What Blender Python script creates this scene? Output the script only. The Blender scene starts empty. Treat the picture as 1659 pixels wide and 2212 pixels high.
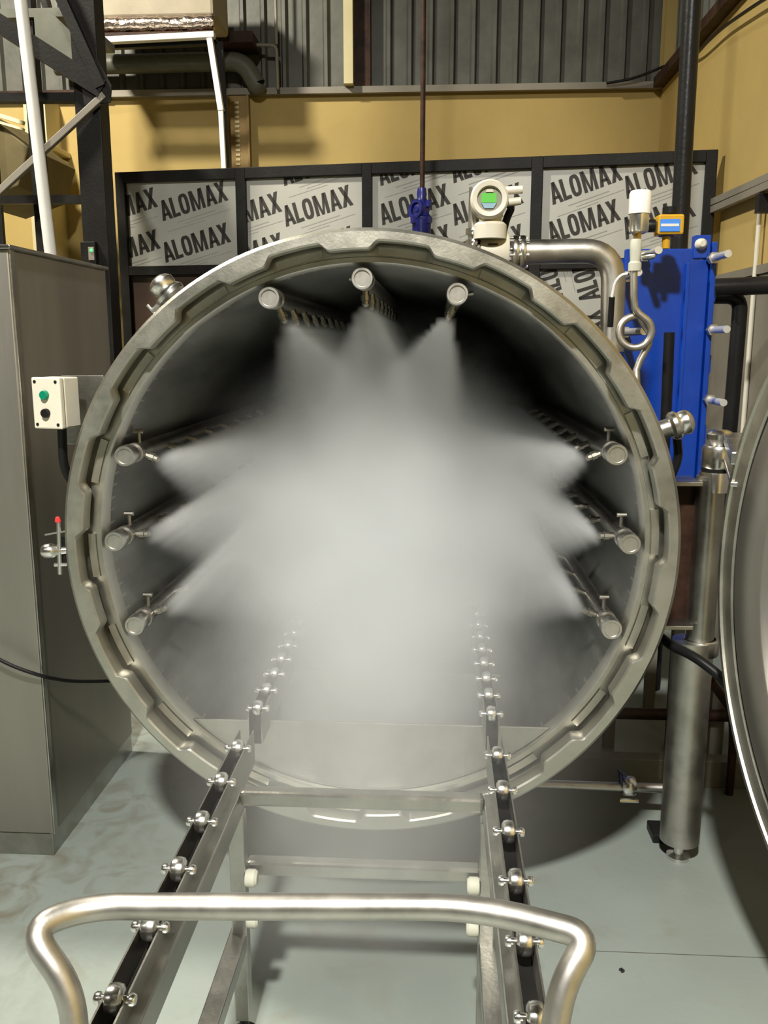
import bpy, bmesh, math, random
import numpy as np
from mathutils import Vector, Matrix, Quaternion
random.seed(7)
SC = bpy.context.scene
COL = SC.collection
V = Vector
R = math.radians

# ------------------------------------------------------------------ camera
PITCH, YAW, CAM_H, FPX = R(10.9), R(3.4), 1.55, 1900.0
cam_data = bpy.data.cameras.new('camera')
cam = bpy.data.objects.new('camera', cam_data)
COL.objects.link(cam)
cam.location = (0, 0, CAM_H)
cam.rotation_euler = (math.pi/2 - PITCH, 0, YAW)
cam_data.sensor_fit = 'VERTICAL'
cam_data.sensor_height = 36.0
cam_data.lens = 36.0 * FPX / 2212.0
cam_data.clip_start = 0.05
cam_data.clip_end = 100
SC.camera = cam

# ------------------------------------------------------------------ world, exposure
world = bpy.data.worlds.new('hall_air')
SC.world = world
world.use_nodes = True
world.node_tree.nodes['Background'].inputs[0].default_value = (0.9, 0.95, 1.0, 1)
world.node_tree.nodes['Background'].inputs[1].default_value = 0.02
SC.view_settings.view_transform = 'Standard'
SC.view_settings.look = 'None'
SC.view_settings.gamma = 1.0
SC.view_settings.use_curve_mapping = False
SC.view_settings.exposure = 0.0
SC.cycles.volume_step_rate = 2.0
SC.cycles.volume_max_steps = 256
SC.cycles.volume_bounces = 6
SC.cycles.max_bounces = 8
SC.cycles.sample_clamp_indirect = 4.0
SC.cycles.caustics_reflective = False
SC.cycles.caustics_refractive = False

# ------------------------------------------------------------------ lamps of the hall, one an added fill
def lamp(name, loc, power, size, color, target=None, spread=180):
    d = bpy.data.lights.new(name, 'AREA')
    d.shape = 'DISK'; d.size = size; d.energy = power; d.color = color; d.spread = R(spread)
    o = bpy.data.objects.new(name, d); COL.objects.link(o)
    o.location = loc
    if target is not None:
        o.rotation_euler = (V(target) - V(loc)).to_track_quat('-Z', 'Y').to_euler()
    return o
lamp('high_bay_or_fill_light', (-0.45, -1.45, 4.9), 385, 0.32, (1.0, 0.975, 0.90), (-0.40, -0.2, 0), 150)
lamp('high_bay_or_fill_light', (-3.2, 3.2, 5.4), 370, 0.4, (1.0, 0.93, 0.78), (-2.6, 4.8, 1.5))
lamp('high_bay_or_fill_light', (-5.0, -3.5, 5.8), 45, 0.6, (1.0, 0.95, 0.84))  # unseen fill lamp, added to lift the general light

# ------------------------------------------------------------------ pixel -> place in the hall
_F = V((-math.sin(YAW)*math.cos(PITCH), math.cos(YAW)*math.cos(PITCH), -math.sin(PITCH)))
_R = V((math.cos(YAW), math.sin(YAW), 0)); _U = _R.cross(_F); _O = V((0, 0, CAM_H))
def ray(px, py): return _F + _R*((px-829.5)/FPX) - _U*((py-1106)/FPX)
def aty(px, py, y): r = ray(px, py); return _O + r*(y/r.y)
def atz(px, py, z): r = ray(px, py); return _O + r*((z-CAM_H)/r.z)
def atx(px, py, x): r = ray(px, py); return _O + r*(x/r.x)
def on_plane(px, py, p0, n):
    r = ray(px, py); return _O + r*((p0-_O).dot(n)/r.dot(n))

# ------------------------------------------------------------------ materials
def material(name, color, metal=0.0, rough=0.5, var=0.0, scale=6.0, bump=0.0, bscale=60.0, stretch=(1, 1, 1), rvar=0.0, second=None, emit=0.0, spec=0.5, coat=0.0):
    m = bpy.data.materials.new(name); m.use_nodes = True
    nt = m.node_tree; b = nt.nodes['Principled BSDF']
    b.inputs['Base Color'].default_value = (*color, 1)
    b.inputs['Metallic'].default_value = metal
    b.inputs['Roughness'].default_value = rough
    b.inputs['Specular IOR Level'].default_value = spec
    b.inputs['Coat Weight'].default_value = coat
    if emit:
        b.inputs['Emission Color'].default_value = (*color, 1); b.inputs['Emission Strength'].default_value = emit
    tc = nt.nodes.new('ShaderNodeTexCoord'); mp = nt.nodes.new('ShaderNodeMapping')
    mp.inputs['Scale'].default_value = stretch
    nt.links.new(tc.outputs['Object'], mp.inputs['Vector'])
    if var or rvar:
        n = nt.nodes.new('ShaderNodeTexNoise'); n.inputs['Scale'].default_value = scale
        n.inputs['Detail'].default_value = 6; n.inputs['Roughness'].default_value = 0.62
        nt.links.new(mp.outputs[0], n.inputs['Vector'])
        if var:
            mx = nt.nodes.new('ShaderNodeMix'); mx.data_type = 'RGBA'
            s = second or tuple(c*(1-var) for c in color)
            mx.inputs[6].default_value = (*s, 1); mx.inputs[7].default_value = (*[min(1, c*(1+var*0.4)) for c in color], 1)
            rp = nt.nodes.new('ShaderNodeMapRange'); rp.inputs[1].default_value = 0.35; rp.inputs[2].default_value = 0.65
            nt.links.new(n.outputs['Fac'], rp.inputs[0]); nt.links.new(rp.outputs[0], mx.inputs[0])
            nt.links.new(mx.outputs[2], b.inputs['Base Color'])
        if rvar:
            rr = nt.nodes.new('ShaderNodeMapRange'); rr.inputs[1].default_value = 0.3; rr.inputs[2].default_value = 0.7
            rr.inputs[3].default_value = max(0.03, rough-rvar); rr.inputs[4].default_value = min(1, rough+rvar)
            nt.links.new(n.outputs['Fac'], rr.inputs[0]); nt.links.new(rr.outputs[0], b.inputs['Roughness'])
    if bump:
        n2 = nt.nodes.new('ShaderNodeTexNoise'); n2.inputs['Scale'].default_value = bscale; n2.inputs['Detail'].default_value = 4
        nt.links.new(mp.outputs[0], n2.inputs['Vector'])
        bp = nt.nodes.new('ShaderNodeBump'); bp.inputs['Strength'].default_value = bump; bp.inputs['Distance'].default_value = 0.01
        nt.links.new(n2.outputs['Fac'], bp.inputs['Height']); nt.links.new(bp.outputs[0], b.inputs['Normal'])
    return m

M = {}
M['steel'] = material('brushed_stainless', (0.43, 0.42, 0.385), 1, 0.34, 0.22, 7, 0.05, 120, rvar=0.08)
M['ring'] = material('machined_stainless', (0.50, 0.485, 0.425), 1, 0.42, 0.16, 9, 0.04, 160, rvar=0.06)
M['bore'] = material('vessel_bore_stainless', (0.40, 0.40, 0.37), 1, 0.44, 0.35, 5, 0.06, 40, (1, 0.25, 1), rvar=0.08)
M['polish'] = material('polished_stainless', (0.78, 0.77, 0.74), 1, 0.25, 0.1, 20, rvar=0.04)
M['satin'] = material('satin_tube', (0.54, 0.52, 0.48), 1, 0.40, 0.18, 14, rvar=0.05)
M['cabinet'] = material('satin_cabinet_sheet', (0.36, 0.34, 0.30), 1, 0.5, 0.14, 3, 0.02, 180, (1, 1, 0.1), rvar=0.05)
M['dark'] = material('dark_steel_paint', (0.013, 0.012, 0.011), 0, 0.5, 0.4, 6, 0.1, 80, spec=0.2)
M['rust'] = material('rusty_primer', (0.050, 0.024, 0.015), 0, 0.55, 0.6, 9, 0.15, 50, spec=0.2)
M['black'] = material('black_rubber', (0.012, 0.012, 0.012), 0, 0.42, 0.3, 10, spec=0.2)
M['blackpipe'] = material('black_pipe_paint', (0.018, 0.018, 0.018), 0, 0.34, 0.3, 8, 0.1, 60, spec=0.2)
M['yellow'] = material('yellow_wall_paint', (0.50, 0.365, 0.125), 0, 0.75, 0.10, 1.2, 0.12, 18)
M['yellow2'] = material('pale_yellow_paint', (0.72, 0.64, 0.38), 0, 0.7, 0.12, 2.0, 0.08, 20)
M['ochre'] = material('ochre_paint', (0.33, 0.22, 0.08), 0, 0.7, 0.2, 5)
M['clad'] = material('weathered_cladding', (0.115, 0.117, 0.098), 0.2, 0.5, 0.35, 2.5, 0.1, 20)
M['wains'] = material('grey_wall_sheet', (0.27, 0.245, 0.20), 0.2, 0.55, 0.25, 1.5, 0.05, 14)
M['film'] = material('silver_film', (0.46, 0.46, 0.42), 0.1, 0.42, 0.10, 2.5, 0.05, 9)
M['ink'] = material('black_print', (0.025, 0.022, 0.018), 0, 0.6)
M['ink2'] = material('grey_print', (0.33, 0.33, 0.30), 0, 0.6)
M['brown'] = material('dark_brown_panel', (0.040, 0.020, 0.012), 0, 0.5, 0.4, 3)
M['blue'] = material('blue_enamel', (0.003, 0.052, 0.40), 0, 0.34, 0.15, 8, 0.05, 60)
M['bluevalve'] = material('dark_blue_enamel', (0.012, 0.016, 0.16), 0, 0.35, 0.5, 30)
M['cream'] = material('cream_plastic', (0.74, 0.70, 0.58), 0, 0.42, 0.05, 12)
M['white'] = material('white_paint', (0.85, 0.84, 0.80), 0, 0.45, 0.06, 6)
M['green'] = material('green_plastic', (0.0, 0.22, 0.12), 0, 0.35, 0.1, 20)
M['lcd'] = material('green_screen', (0.10, 0.42, 0.06), 0, 0.3, emit=0.5)
M['lcdblue'] = material('blue_screen', (0.05, 0.20, 0.60), 0, 0.3, emit=0.5)
M['lightblue'] = material('light_blue_label', (0.30, 0.48, 0.60), 0, 0.4)
M['amber'] = material('amber_plastic', (0.70, 0.38, 0.02), 0, 0.4, 0.08, 20)
M['brass'] = material('brass', (0.62, 0.42, 0.14), 1, 0.3, 0.1, 20)
M['red'] = material('red_lens', (0.6, 0.03, 0.03), 0, 0.3, emit=1.0)
M['ledgreen'] = material('green_lamp', (0.1, 0.6, 0.2), 0, 0.3, emit=0.8)
M['olive'] = material('olive_hood_paint', (0.10, 0.075, 0.022), 0, 0.7, 0.2, 5)
M['tan'] = material('beige_duct_wrap', (0.36, 0.31, 0.22), 0, 0.6, 0.15, 4, 0.1, 20)
M['foil'] = material('crumpled_foil', (0.72, 0.60, 0.52), 1, 0.22, 0.2, 20, 0.9, 24)
M['zinc'] = material('bright_zinc', (0.80, 0.81, 0.82), 0.6, 0.32, 0.06, 20)
M['shadesteel'] = material('shadowed_pipe_steel', (0.30, 0.285, 0.25), 1, 0.38, 0.2, 20)  # steel darkened in its colour for the shade inside the bore
M['pad'] = material('pale_rubber', (0.55, 0.55, 0.45), 0, 0.6, 0.1, 15)
M['duct'] = material('olive_grey_paint', (0.115, 0.118, 0.09), 0, 0.5, 0.25, 5)

def floor_material():
    m = bpy.data.materials.new('green_grey_epoxy'); m.use_nodes = True
    nt = m.node_tree; b = nt.nodes['Principled BSDF']; L = nt.links.new
    tc = nt.nodes.new('ShaderNodeTexCoord')
    def noise(s, d, dist=0):
        n = nt.nodes.new('ShaderNodeTexNoise'); n.inputs['Scale'].default_value = s; n.inputs['Detail'].default_value = d
        n.inputs['Distortion'].default_value = dist; L(tc.outputs['Object'], n.inputs['Vector']); return n
    def mix(f, a, bb):
        x = nt.nodes.new('ShaderNodeMix'); x.data_type = 'RGBA'
        L(f, x.inputs[0])
        for i, c in ((6, a), (7, bb)):
            if isinstance(c, tuple): x.inputs[i].default_value = (*c, 1)
            else: L(c, x.inputs[i])
        return x.outputs[2]
    def rng(s, a, bb, lo=0, hi=1):
        r = nt.nodes.new('ShaderNodeMapRange'); r.inputs[1].default_value = a; r.inputs[2].default_value = bb
        r.inputs[3].default_value = lo; r.inputs[4].default_value = hi; L(s, r.inputs[0]); return r.outputs[0]
    c1 = mix(rng(noise(1.6, 6).outputs[0], 0.3, 0.7), (0.255, 0.29, 0.262), (0.31, 0.35, 0.318))
    c2 = mix(rng(noise(3.2, 8, 1.2).outputs[0], 0.60, 0.74, 0, 0.45), c1, (0.22, 0.20, 0.15))
    # dirt worked into the floor beside the cabinet
    sx = nt.nodes.new('ShaderNodeSeparateXYZ'); L(tc.outputs['Object'], sx.inputs[0])
    left = rng(sx.outputs[0], 1.95, 1.6)
    near = nt.nodes.new('ShaderNodeMath'); near.operation = 'MULTIPLY'; L(left, near.inputs[0]); L(rng(sx.outputs[1], 1.35, 1.85, 0.25, 1), near.inputs[1]); left = near.outputs[0]
    nn = rng(noise(7, 8, 2.0).outputs[0], 0.45, 0.70, 0, 0.7)
    mul = nt.nodes.new('ShaderNodeMath'); mul.operation = 'MULTIPLY'; L(left, mul.inputs[0]); L(nn, mul.inputs[1])
    c3 = mix(mul.outputs[0], c2, (0.15, 0.125, 0.08))
    L(c3, b.inputs['Base Color'])
    L(rng(noise(4, 5).outputs[0], 0.3, 0.7, 0.38, 0.6), b.inputs['Roughness'])
    bp = nt.nodes.new('ShaderNodeBump'); bp.inputs['Strength'].default_value = 0.08; bp.inputs['Distance'].default_value = 0.01
    L(noise(45, 4).outputs[0], bp.inputs['Height']); L(bp.outputs[0], b.inputs['Normal'])
    return m
M['floor'] = floor_material()

# ------------------------------------------------------------------ mesh building
class MB:
    def __init__(s): s.v = []; s.f = []; s.m = []
    def add(s, vs, fs, mi=0):
        o = len(s.v); s.v += [V(p) for p in vs]; s.f += [[i+o for i in f] for f in fs]; s.m += [mi]*len(fs); return s
    def box(s, lo, hi, mi=0, mat=None):
        x0, y0, z0 = lo; x1, y1, z1 = hi
        vs = [V(p) for p in ((x0,y0,z0),(x1,y0,z0),(x1,y1,z0),(x0,y1,z0),(x0,y0,z1),(x1,y0,z1),(x1,y1,z1),(x0,y1,z1))]
        if mat is not None: vs = [mat @ p for p in vs]
        return s.add(vs, [(0,3,2,1),(4,5,6,7),(0,1,5,4),(1,2,6,5),(2,3,7,6),(3,0,4,7)], mi)
    def bar(s, a, b, w, h, up=(0, 0, 1), mi=0):
        a, b = V(a), V(b); d = (b-a).normalized(); sd = d.cross(V(up)).normalized(); u = sd.cross(d)
        vs = [p + sd*i*w/2 + u*j*h/2 for p in (a, b) for i, j in ((-1,-1),(1,-1),(1,1),(-1,1))]
        return s.add(vs, [(3,2,1,0),(4,5,6,7),(0,1,5,4),(1,2,6,5),(2,3,7,6),(3,0,4,7)], mi)
    def tube(s, pts, r, n=12, mi=0, caps=True):
        pts = [V(p) for p in pts]; rs = r if isinstance(r, (list, tuple)) else [r]*len(pts)
        t = [(pts[min(i+1, len(pts)-1)]-pts[max(i-1, 0)]).normalized() for i in range(len(pts))]
        ref = V((0, 0, 1)) if abs(t[0].z) < 0.9 else V((1, 0, 0))
        u = t[0].cross(ref).normalized(); vs = []
        for i, p in enumerate(pts):
            if i: u = (t[i-1].rotation_difference(t[i]) @ u).normalized()
            w = t[i].cross(u)
            vs += [p + (u*math.cos(2*math.pi*k/n) + w*math.sin(2*math.pi*k/n))*rs[i] for k in range(n)]
        fs = [(i*n+k, i*n+(k+1) % n, (i+1)*n+(k+1) % n, (i+1)*n+k) for i in range(len(pts)-1) for k in range(n)]
        if caps: fs += [tuple(range(n))[::-1], tuple(range((len(pts)-1)*n, len(pts)*n))]
        return s.add(vs, fs, mi)
    def lathe(s, prof, org, axis, n=32, mi=0, close=False):
        """prof: (radius, distance along the axis)"""
        org = V(org); a = V(axis).normalized(); ref = V((0, 0, 1)) if abs(a.z) < 0.9 else V((1, 0, 0))
        u = a.cross(ref).normalized(); w = a.cross(u); vs = []
        for r, h in prof:
            r = max(r, 1e-5)
            vs += [org + a*h + (u*math.cos(2*math.pi*k/n)+w*math.sin(2*math.pi*k/n))*r for k in range(n)]
        P = len(prof); last = P if close else P-1
        fs = [(i*n+k, i*n+(k+1) % n, ((i+1) % P)*n+(k+1) % n, ((i+1) % P)*n+k) for i in range(last) for k in range(n)]
        return s.add(vs, fs, mi)
    def prism(s, poly, o, u, v, n, d0, d1, mi=0):
        o, u, v, n = V(o), V(u), V(v), V(n); k = len(poly)
        vs = [o+u*a+v*b+n*d0 for a, b in poly] + [o+u*a+v*b+n*d1 for a, b in poly]
        fs = [tuple(range(k))[::-1], tuple(range(k, 2*k))] + [(i, (i+1) % k, (i+1) % k+k, i+k) for i in range(k)]
        return s.add(vs, fs, mi)
WL = {}
def link_mesh(name, me, wloc, parent=None):
    o = bpy.data.objects.new(name, me); COL.objects.link(o)
    WL[o.name] = V(wloc)
    if parent is not None:
        o.parent = parent; o.location = V(wloc) - WL[parent.name]
    else: o.location = V(wloc)
    return o
def obj(name, mb, mats, parent=None, org=None, smooth=35, bevel=0.0):
    if not isinstance(mats, (list, tuple)): mats = [mats]
    xs = np.array([p[:] for p in mb.v])
    o = V(org) if org is not None else V(((xs.min(0)+xs.max(0))/2).tolist())
    me = bpy.data.meshes.new(name)
    me.from_pydata([(p-o)[:] for p in mb.v], [], mb.f)
    bm = bmesh.new(); bm.from_mesh(me)
    bmesh.ops.recalc_face_normals(bm, faces=bm.faces); bm.to_mesh(me); bm.free()
    for m in mats: me.materials.append(M[m])
    me.polygons.foreach_set('material_index', mb.m)
    if smooth:
        me.polygons.foreach_set('use_smooth', [True]*len(me.polygons)); me.set_sharp_from_angle(angle=R(smooth))
    ob = link_mesh(name, me, o, parent)
    if bevel:
        bv = ob.modifiers.new('edge_round', 'BEVEL'); bv.width = bevel; bv.segments = 2; bv.limit_method = 'ANGLE'; bv.angle_limit = R(40)
    return ob
def again(o, wloc, parent, label=None):
    """one more of a part, sharing its mesh"""
    c = o.copy(); COL.objects.link(c); WL[c.name] = V(wloc)
    c.parent = parent; c.location = V(wloc)-WL[parent.name]
    return c
def tag(o, label, cat, group=None, kind=None):
    o['label'] = label; o['category'] = cat
    if group: o['group'] = group
    if kind: o['kind'] = kind
    return o
def thing(name, loc, label, cat, group=None):
    o = bpy.data.objects.new(name, None); COL.objects.link(o); o.location = loc; WL[o.name] = V(loc)
    o.empty_display_size = 0.1
    return tag(o, label, cat, group)
def structure(name, mb, mat, parent=None, **k):
    o = obj(name, mb, mat, parent, **k)
    if parent is None: o['kind'] = 'structure'
    return o
def arc(c, r, a0, a1, n, e1, e2):
    c, e1, e2 = V(c), V(e1), V(e2)
    return [c + e1*(r*math.cos(a0+(a1-a0)*i/n)) + e2*(r*math.sin(a0+(a1-a0)*i/n)) for i in range(n+1)]
def round_path(pts, rad, n=6):
    pts = [V(p) for p in pts]; out = [pts[0]]
    for i in range(1, len(pts)-1):
        a, b, c = pts[i-1], pts[i], pts[i+1]
        r = min(rad, (a-b).length*0.49, (c-b).length*0.49)
        p, q = b+(a-b).normalized()*r, b+(c-b).normalized()*r
        out += [p.lerp(b, t).lerp(b.lerp(q, t), t) for t in [k/n for k in range(n+1)]]
    return out+[pts[-1]]

# ================================================================== THE HALL
XR, YB, ZL = 1.50, 6.5, 3.262          # right wall, back wall, ledge height
structure('floor', MB().box((-7, -6, -0.1), (XR+0.1, YB+0.1, 0)), 'floor', smooth=0)
wb = structure('wall_back', MB().box((-7, YB, 0), (XR+0.1, YB+0.12, ZL)), 'yellow', smooth=0)
wr = structure('wall_right', MB().box((XR, -6, 0), (XR+0.12, YB, ZL)), 'yellow', smooth=0)
structure('wall_left', MB().box((-7.12, -6, 0), (-7, YB, 6.5)), 'wains', smooth=0)
structure('wall_front', MB().box((-7, -6.12, 0), (XR, -6, 6.5)), 'clad', smooth=0)
structure('ceiling', MB().box((-7, -6, 6.5), (XR+0.1, YB+0.1, 6.6)), 'duct', smooth=0)
# ledge where the painted wall stops and the cladding starts
structure('trim_1', MB().box((-7, YB-0.06, ZL-0.035), (-2.30, YB, ZL+0.02)), 'rust', smooth=0)
structure('trim_2', MB().box((-2.30, YB-0.06, ZL-0.03), (XR, YB, ZL+0.012)), 'wains', smooth=0)
structure('trim_3', MB().box((XR-0.07, -6, ZL-0.03), (XR, YB-0.06, ZL+0.03)), 'rust', smooth=0)
# corrugated sheets, one by one
def sheet(x0, w, z0, z1, pitch=0.145):
    mb = MB(); prof = []; x = x0
    while x < x0+w-1e-4:
        for dx, d in ((0, 0), (0.095, 0), (0.108, 0.03), (0.130, 0.03), (0.1445, 0)):
            prof.append((x+dx, d))
        x += pitch
    vs = []; fs = []
    for i, (a, d) in enumerate(prof):
        vs += [(a, YB+0.06-d, z0), (a, YB+0.06-d, z1), (a, YB+0.075-d, z0), (a, YB+0.075-d, z1)]
        if i: j = 4*i; fs += [(j-4, j, j+1, j-3), (j-2, j-1, j+3, j+2)]
    mb.add(vs, fs); return mb
k = 0
x = -7.0
while x < XR-0.05:
    w = 0.145*7
    obj('corrugated_sheet', sheet(x, w, ZL+0.012 + (0.0 if k % 2 else 0.004), 6.5), 'clad', wb, smooth=0)
    x += w; k += 1
# sheets along the right wall above the ledge
for i in range(9):
    mb = MB(); y0 = -0.8 + i*0.82
    for j in range(6):
        y = y0+j*0.1367
        mb.prism([(0, 0), (0.09, 0), (0.1, 0.025), (0.125, 0.025), (0.1365, 0), (0.1365, -0.01), (0, -0.01)], (XR+0.06, y, ZL+0.03), (0, 1, 0), (-1, 0, 0), (0, 0, 1), 0, 3.2)
    obj('corrugated_sheet', mb, 'clad', wr, smooth=0)
# yellow pilasters in front of the cladding
def pilaster(px0, px1, name, depth=0.10, mat='yellow'):
    a, b = aty(px0, 100, YB-depth), aty(px1, 100, YB-depth)
    obj(name, MB().box((a.x, YB-depth, ZL+0.012), (b.x, YB+0.02, 6.5)), mat, wb, smooth=0)
pilaster(742, 762, 'pilaster', 0.13, 'yellow2');  # lit face of this column, put into a paler yellow
mbp = MB().box((aty(762, 100, YB-0.04).x, YB-0.04, ZL+0.012), (aty(800, 100, YB-0.04).x, YB+0.02, 6.5)); obj('pilaster_shaded_side', mbp, 'rust', wb, smooth=0)  # shaded side of the same column, the shade put into a dark colour
pilaster(1436, 1462, 'pilaster', 0.10, 'yellow')
# grey sheeting on the lower right wall, joints between the sheets
for i in range(9):
    y1 = 6.48-i*0.62; y0 = y1-0.612
    obj('wall_sheet', MB().box((XR-0.018, y0, 0.0), (XR, y1, 1.86)), 'wains', wr, smooth=0, bevel=0.004)
obj('wall_sheet_cap', MB().box((XR-0.03, 0.9, 1.86), (XR, 6.48, 1.90)), 'wains', wr, smooth=0)

# ---- pale column at the far left with stepped mouldings
c0, c1 = aty(62, 300, 6.3), aty(108, 300, 6.3)
t = thing('column', (c0.x, 6.4, 0), 'pale yellow wall column behind the white leaning pipe', 'column'); t['kind'] = 'structure'
obj('shaft', MB().box((c0.x, 6.25, 0), (c1.x, YB, 3.2)), 'yellow2', t, smooth=0)
for j, (z, g) in enumerate(((2.72, 0.03), (2.78, 0.045), (2.84, 0.06))):
    obj('moulding', MB().box((c0.x-g, 6.25-g, z), (c1.x+g, YB, z+0.035)), 'yellow2', t, smooth=0, bevel=0.006)

# ================================================================== PANEL PARTITION
PR = aty(1550, 325, 5.0); PLy = 5.43
PL = aty(258, 375, PLy); PL.z = PR.z
PU = (PR-PL).normalized(); PV = V((0, 0, 1)); PN = PU.cross(PV).normalized()   # PN looks to the camera
if PN.y > 0: PN = -PN
def puv(px, py):
    p = on_plane(px, py, PL, PN)-PL; return (p.dot(PU), p.dot(PV))
part = thing('panel_partition', (PL.x+1.5, (PL.y+PR.y)/2, 0), 'black framed partition of silver film covered panels before the yellow wall', 'partition')
WID = (PR-PL).length
def fbar(u0, u1, v0, v1, d=0.05):
    obj('frame_bar', MB().prism([(u0, v0), (u1, v0), (u1, v1), (u0, v1)], PL, PU, PV, PN, -d*0.4, d*0.6), 'dark', part, smooth=0, bevel=0.003)
us = [(puv(258, 480)[0], puv(277, 480)[0]), (puv(514, 480)[0], puv(535, 480)[0]), (puv(784, 470)[0], puv(805, 470)[0]), (puv(1146, 450)[0], puv(1171, 450)[0]), (WID-0.058, WID)]
vt0 = puv(400, 392)[1]; vm1, vm0 = puv(400, 574)[1], puv(400, 594)[1]
vbot = -PL.z+0.0
for u0, u1 in us: fbar(u0, u1, vbot, 0)
for i in range(4):
    fbar(us[i][1], us[i+1][0], vt0, 0); fbar(us[i][1], us[i+1][0], vm0, vm1); fbar(us[i][1], us[i+1][0], vbot, vbot+0.06)
def clip(poly, u0, u1, v0, v1):
    for ax, lim, sg in ((0, u0, 1), (0, u1, -1), (1, v0, 1), (1, v1, -1)):
        out = []
        for i in range(len(poly)):
            a, b = poly[i], poly[(i+1) % len(poly)]
            da, db = sg*(a[ax]-lim), sg*(b[ax]-lim)
            if da >= 0: out.append(a)
            if (da >= 0) != (db >= 0):
                t_ = da/(da-db); out.append((a[0]+(b[0]-a[0])*t_, a[1]+(b[1]-a[1])*t_))
        poly = out
        if len(poly) < 3: return []
    return poly
def letters(word):
    polys = []; x = 0
    for ch in word:
        if ch == 'A':
            q = [[(0, 0), (.18, 0), (.37, 1), (.21, 1)], [(.40, 0), (.58, 0), (.37, 1), (.21, 1)], [(.12, .2), (.46, .2), (.43, .34), (.15, .34)]]; w = .60
        elif ch == 'L':
            q = [[(0, 0), (.18, 0), (.18, 1), (0, 1)], [(.18, 0), (.42, 0), (.42, .17), (.18, .17)]]; w = .47
        elif ch == 'O':
            q = []; n = 20
            def se(a, rx, ry): 
                c, s_ = math.cos(a), math.sin(a)
                return (.26+rx*math.copysign(abs(c)**.7, c), .5+ry*math.copysign(abs(s_)**.7, s_))
            for k_ in range(n):
                a0, a1 = 2*math.pi*k_/n, 2*math.pi*(k_+1)/n
                q.append([se(a0, .26, .51), se(a1, .26, .51), se(a1, .085, .34), se(a0, .085, .34)])
            w = .60
        elif ch == 'M':
            q = [[(0, 0), (.17, 0), (.17, 1), (0, 1)], [(.55, 0), (.72, 0), (.72, 1), (.55, 1)], [(.29, 0), (.40, 0), (.20, 1), (.06, 1)], [(.32, 0), (.43, 0), (.66, 1), (.52, 1)]]; w = .79
        elif ch == 'X':
            q = [[(0, 0), (.19, 0), (.55, 1), (.36, 1)], [(.36, 0), (.55, 0), (.19, 1), (0, 1)]]; w = .60
        polys += [[(a+x, b) for a, b in p] for p in q]; x += w
    return polys, x-.05
WORD, WLEN = letters('ALOMAX')
def pane(u0, u1, v0, v1, prints, ang=None):
    pn = obj('panel', MB().prism([(u0, v0), (u1, v0), (u1, v1), (u0, v1)], PL, PU, PV, PN, -0.006, 0.0), 'film', part, smooth=0)
    mb = MB(); mb2 = MB()
    def emit(mbx, poly, d):
        q = clip(poly, u0+.001, u1-.001, v0+.001, v1-.001)
        if len(q) >= 3: mbx.add([PL+PU*a+PV*b+PN*d for a, b in q], [tuple(range(len(q)))])
    for (bx, by, ex, ey, h) in prints:       # baseline from (bx,by) to (ex,ey), letter height h in metres
        a, b = V(puv(bx, by)), V(puv(ex, ey))
        d = (b-a); s = d.length/WLEN; d.normalize(); n_ = V((-d.y, d.x))
        # upright letters leaning with the slope of the line
        for p in WORD:
            emit(mb, [tuple(a + d*(x_*s) + n_*(y_*h)) for x_, y_ in p], 0.0012)
        for q0, q1, off, th in ((.20, .78, -.30, .045), (.30, .98, -.46, .03), (.02, .60, -.60, .03)):
            L_ = d*(WLEN*s)
            c_ = [a+L_*q0+n_*(off*h), a+L_*q1+n_*(off*h), a+L_*q1+n_*((off+th)*h), a+L_*q0+n_*((off+th)*h)]
            if off > -.5 or True: emit(mb2, [tuple(x_) for x_ in c_], 0.0010)
    if mb.v: o_ = obj('lettering', mb, 'ink', pn, smooth=0)
    if mb2.v: obj('small_print', mb2, 'ink2', pn, smooth=0)
H1 = 0.115
pane(us[0][1], us[1][0], vm1, vt0, [(352, 478, 494, 432, H1), (200, 492, 342, 446, H1), (358, 568, 500, 522, H1), (206, 582, 348, 536, H1)])
pane(us[1][1], us[2][0], vm1, vt0, [(618, 490, 764, 442, H1), (614, 402, 760, 354, H1), (464, 504, 610, 456, H1), (622, 578, 768, 530, H1), (470, 590, 616, 544, H1)])
pane(us[2][1], us[3][0], vm1, vt0, [(826, 487, 974, 440, H1), (822, 402, 970, 354, H1), (982, 488, 1132, 438, H1), (980, 396, 1128, 346, H1), (830, 574, 978, 527, H1), (986, 574, 1136, 527, H1)])
pane(us[3][1], us[4][0], vm1, vt0, [(1194, 443, 1346, 388, H1), (1354, 430, 1508, 374, H1), (1190, 527, 1342, 474, H1), (1352, 518, 1504, 466, H1)])
vb2 = vbot+0.06
vmid = (vm0+vb2)/2
pane(us[3][1], us[4][0], vb2, vm0, [(1217, 640, 1183, 498, H1), (1298, 643, 1262, 500, H1), (1250, 800, 1214, 660, H1), (1330, 810, 1296, 668, H1)])
for i in range(3):
    obj('dark_panel', MB().prism([(us[i][1], vb2), (us[i+1][0], vb2), (us[i+1][0], vm0), (us[i][1], vm0)], PL, PU, PV, PN, -0.006, 0), 'brown', part, smooth=0)

# ================================================================== RETORT
CX, CY, CZ, RO = -0.166, 2.071, 1.057, 0.75
ret = thing('retort', (CX, 3.1, 0), 'big round stainless steam retort standing open with water spraying inside', 'pressure vessel')
AX = V((0, 1, 0)); FACE = V((CX, CY, CZ))
def pol(r, th, y): return V((CX+r*math.cos(th), y, CZ+r*math.sin(th)))
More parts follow.
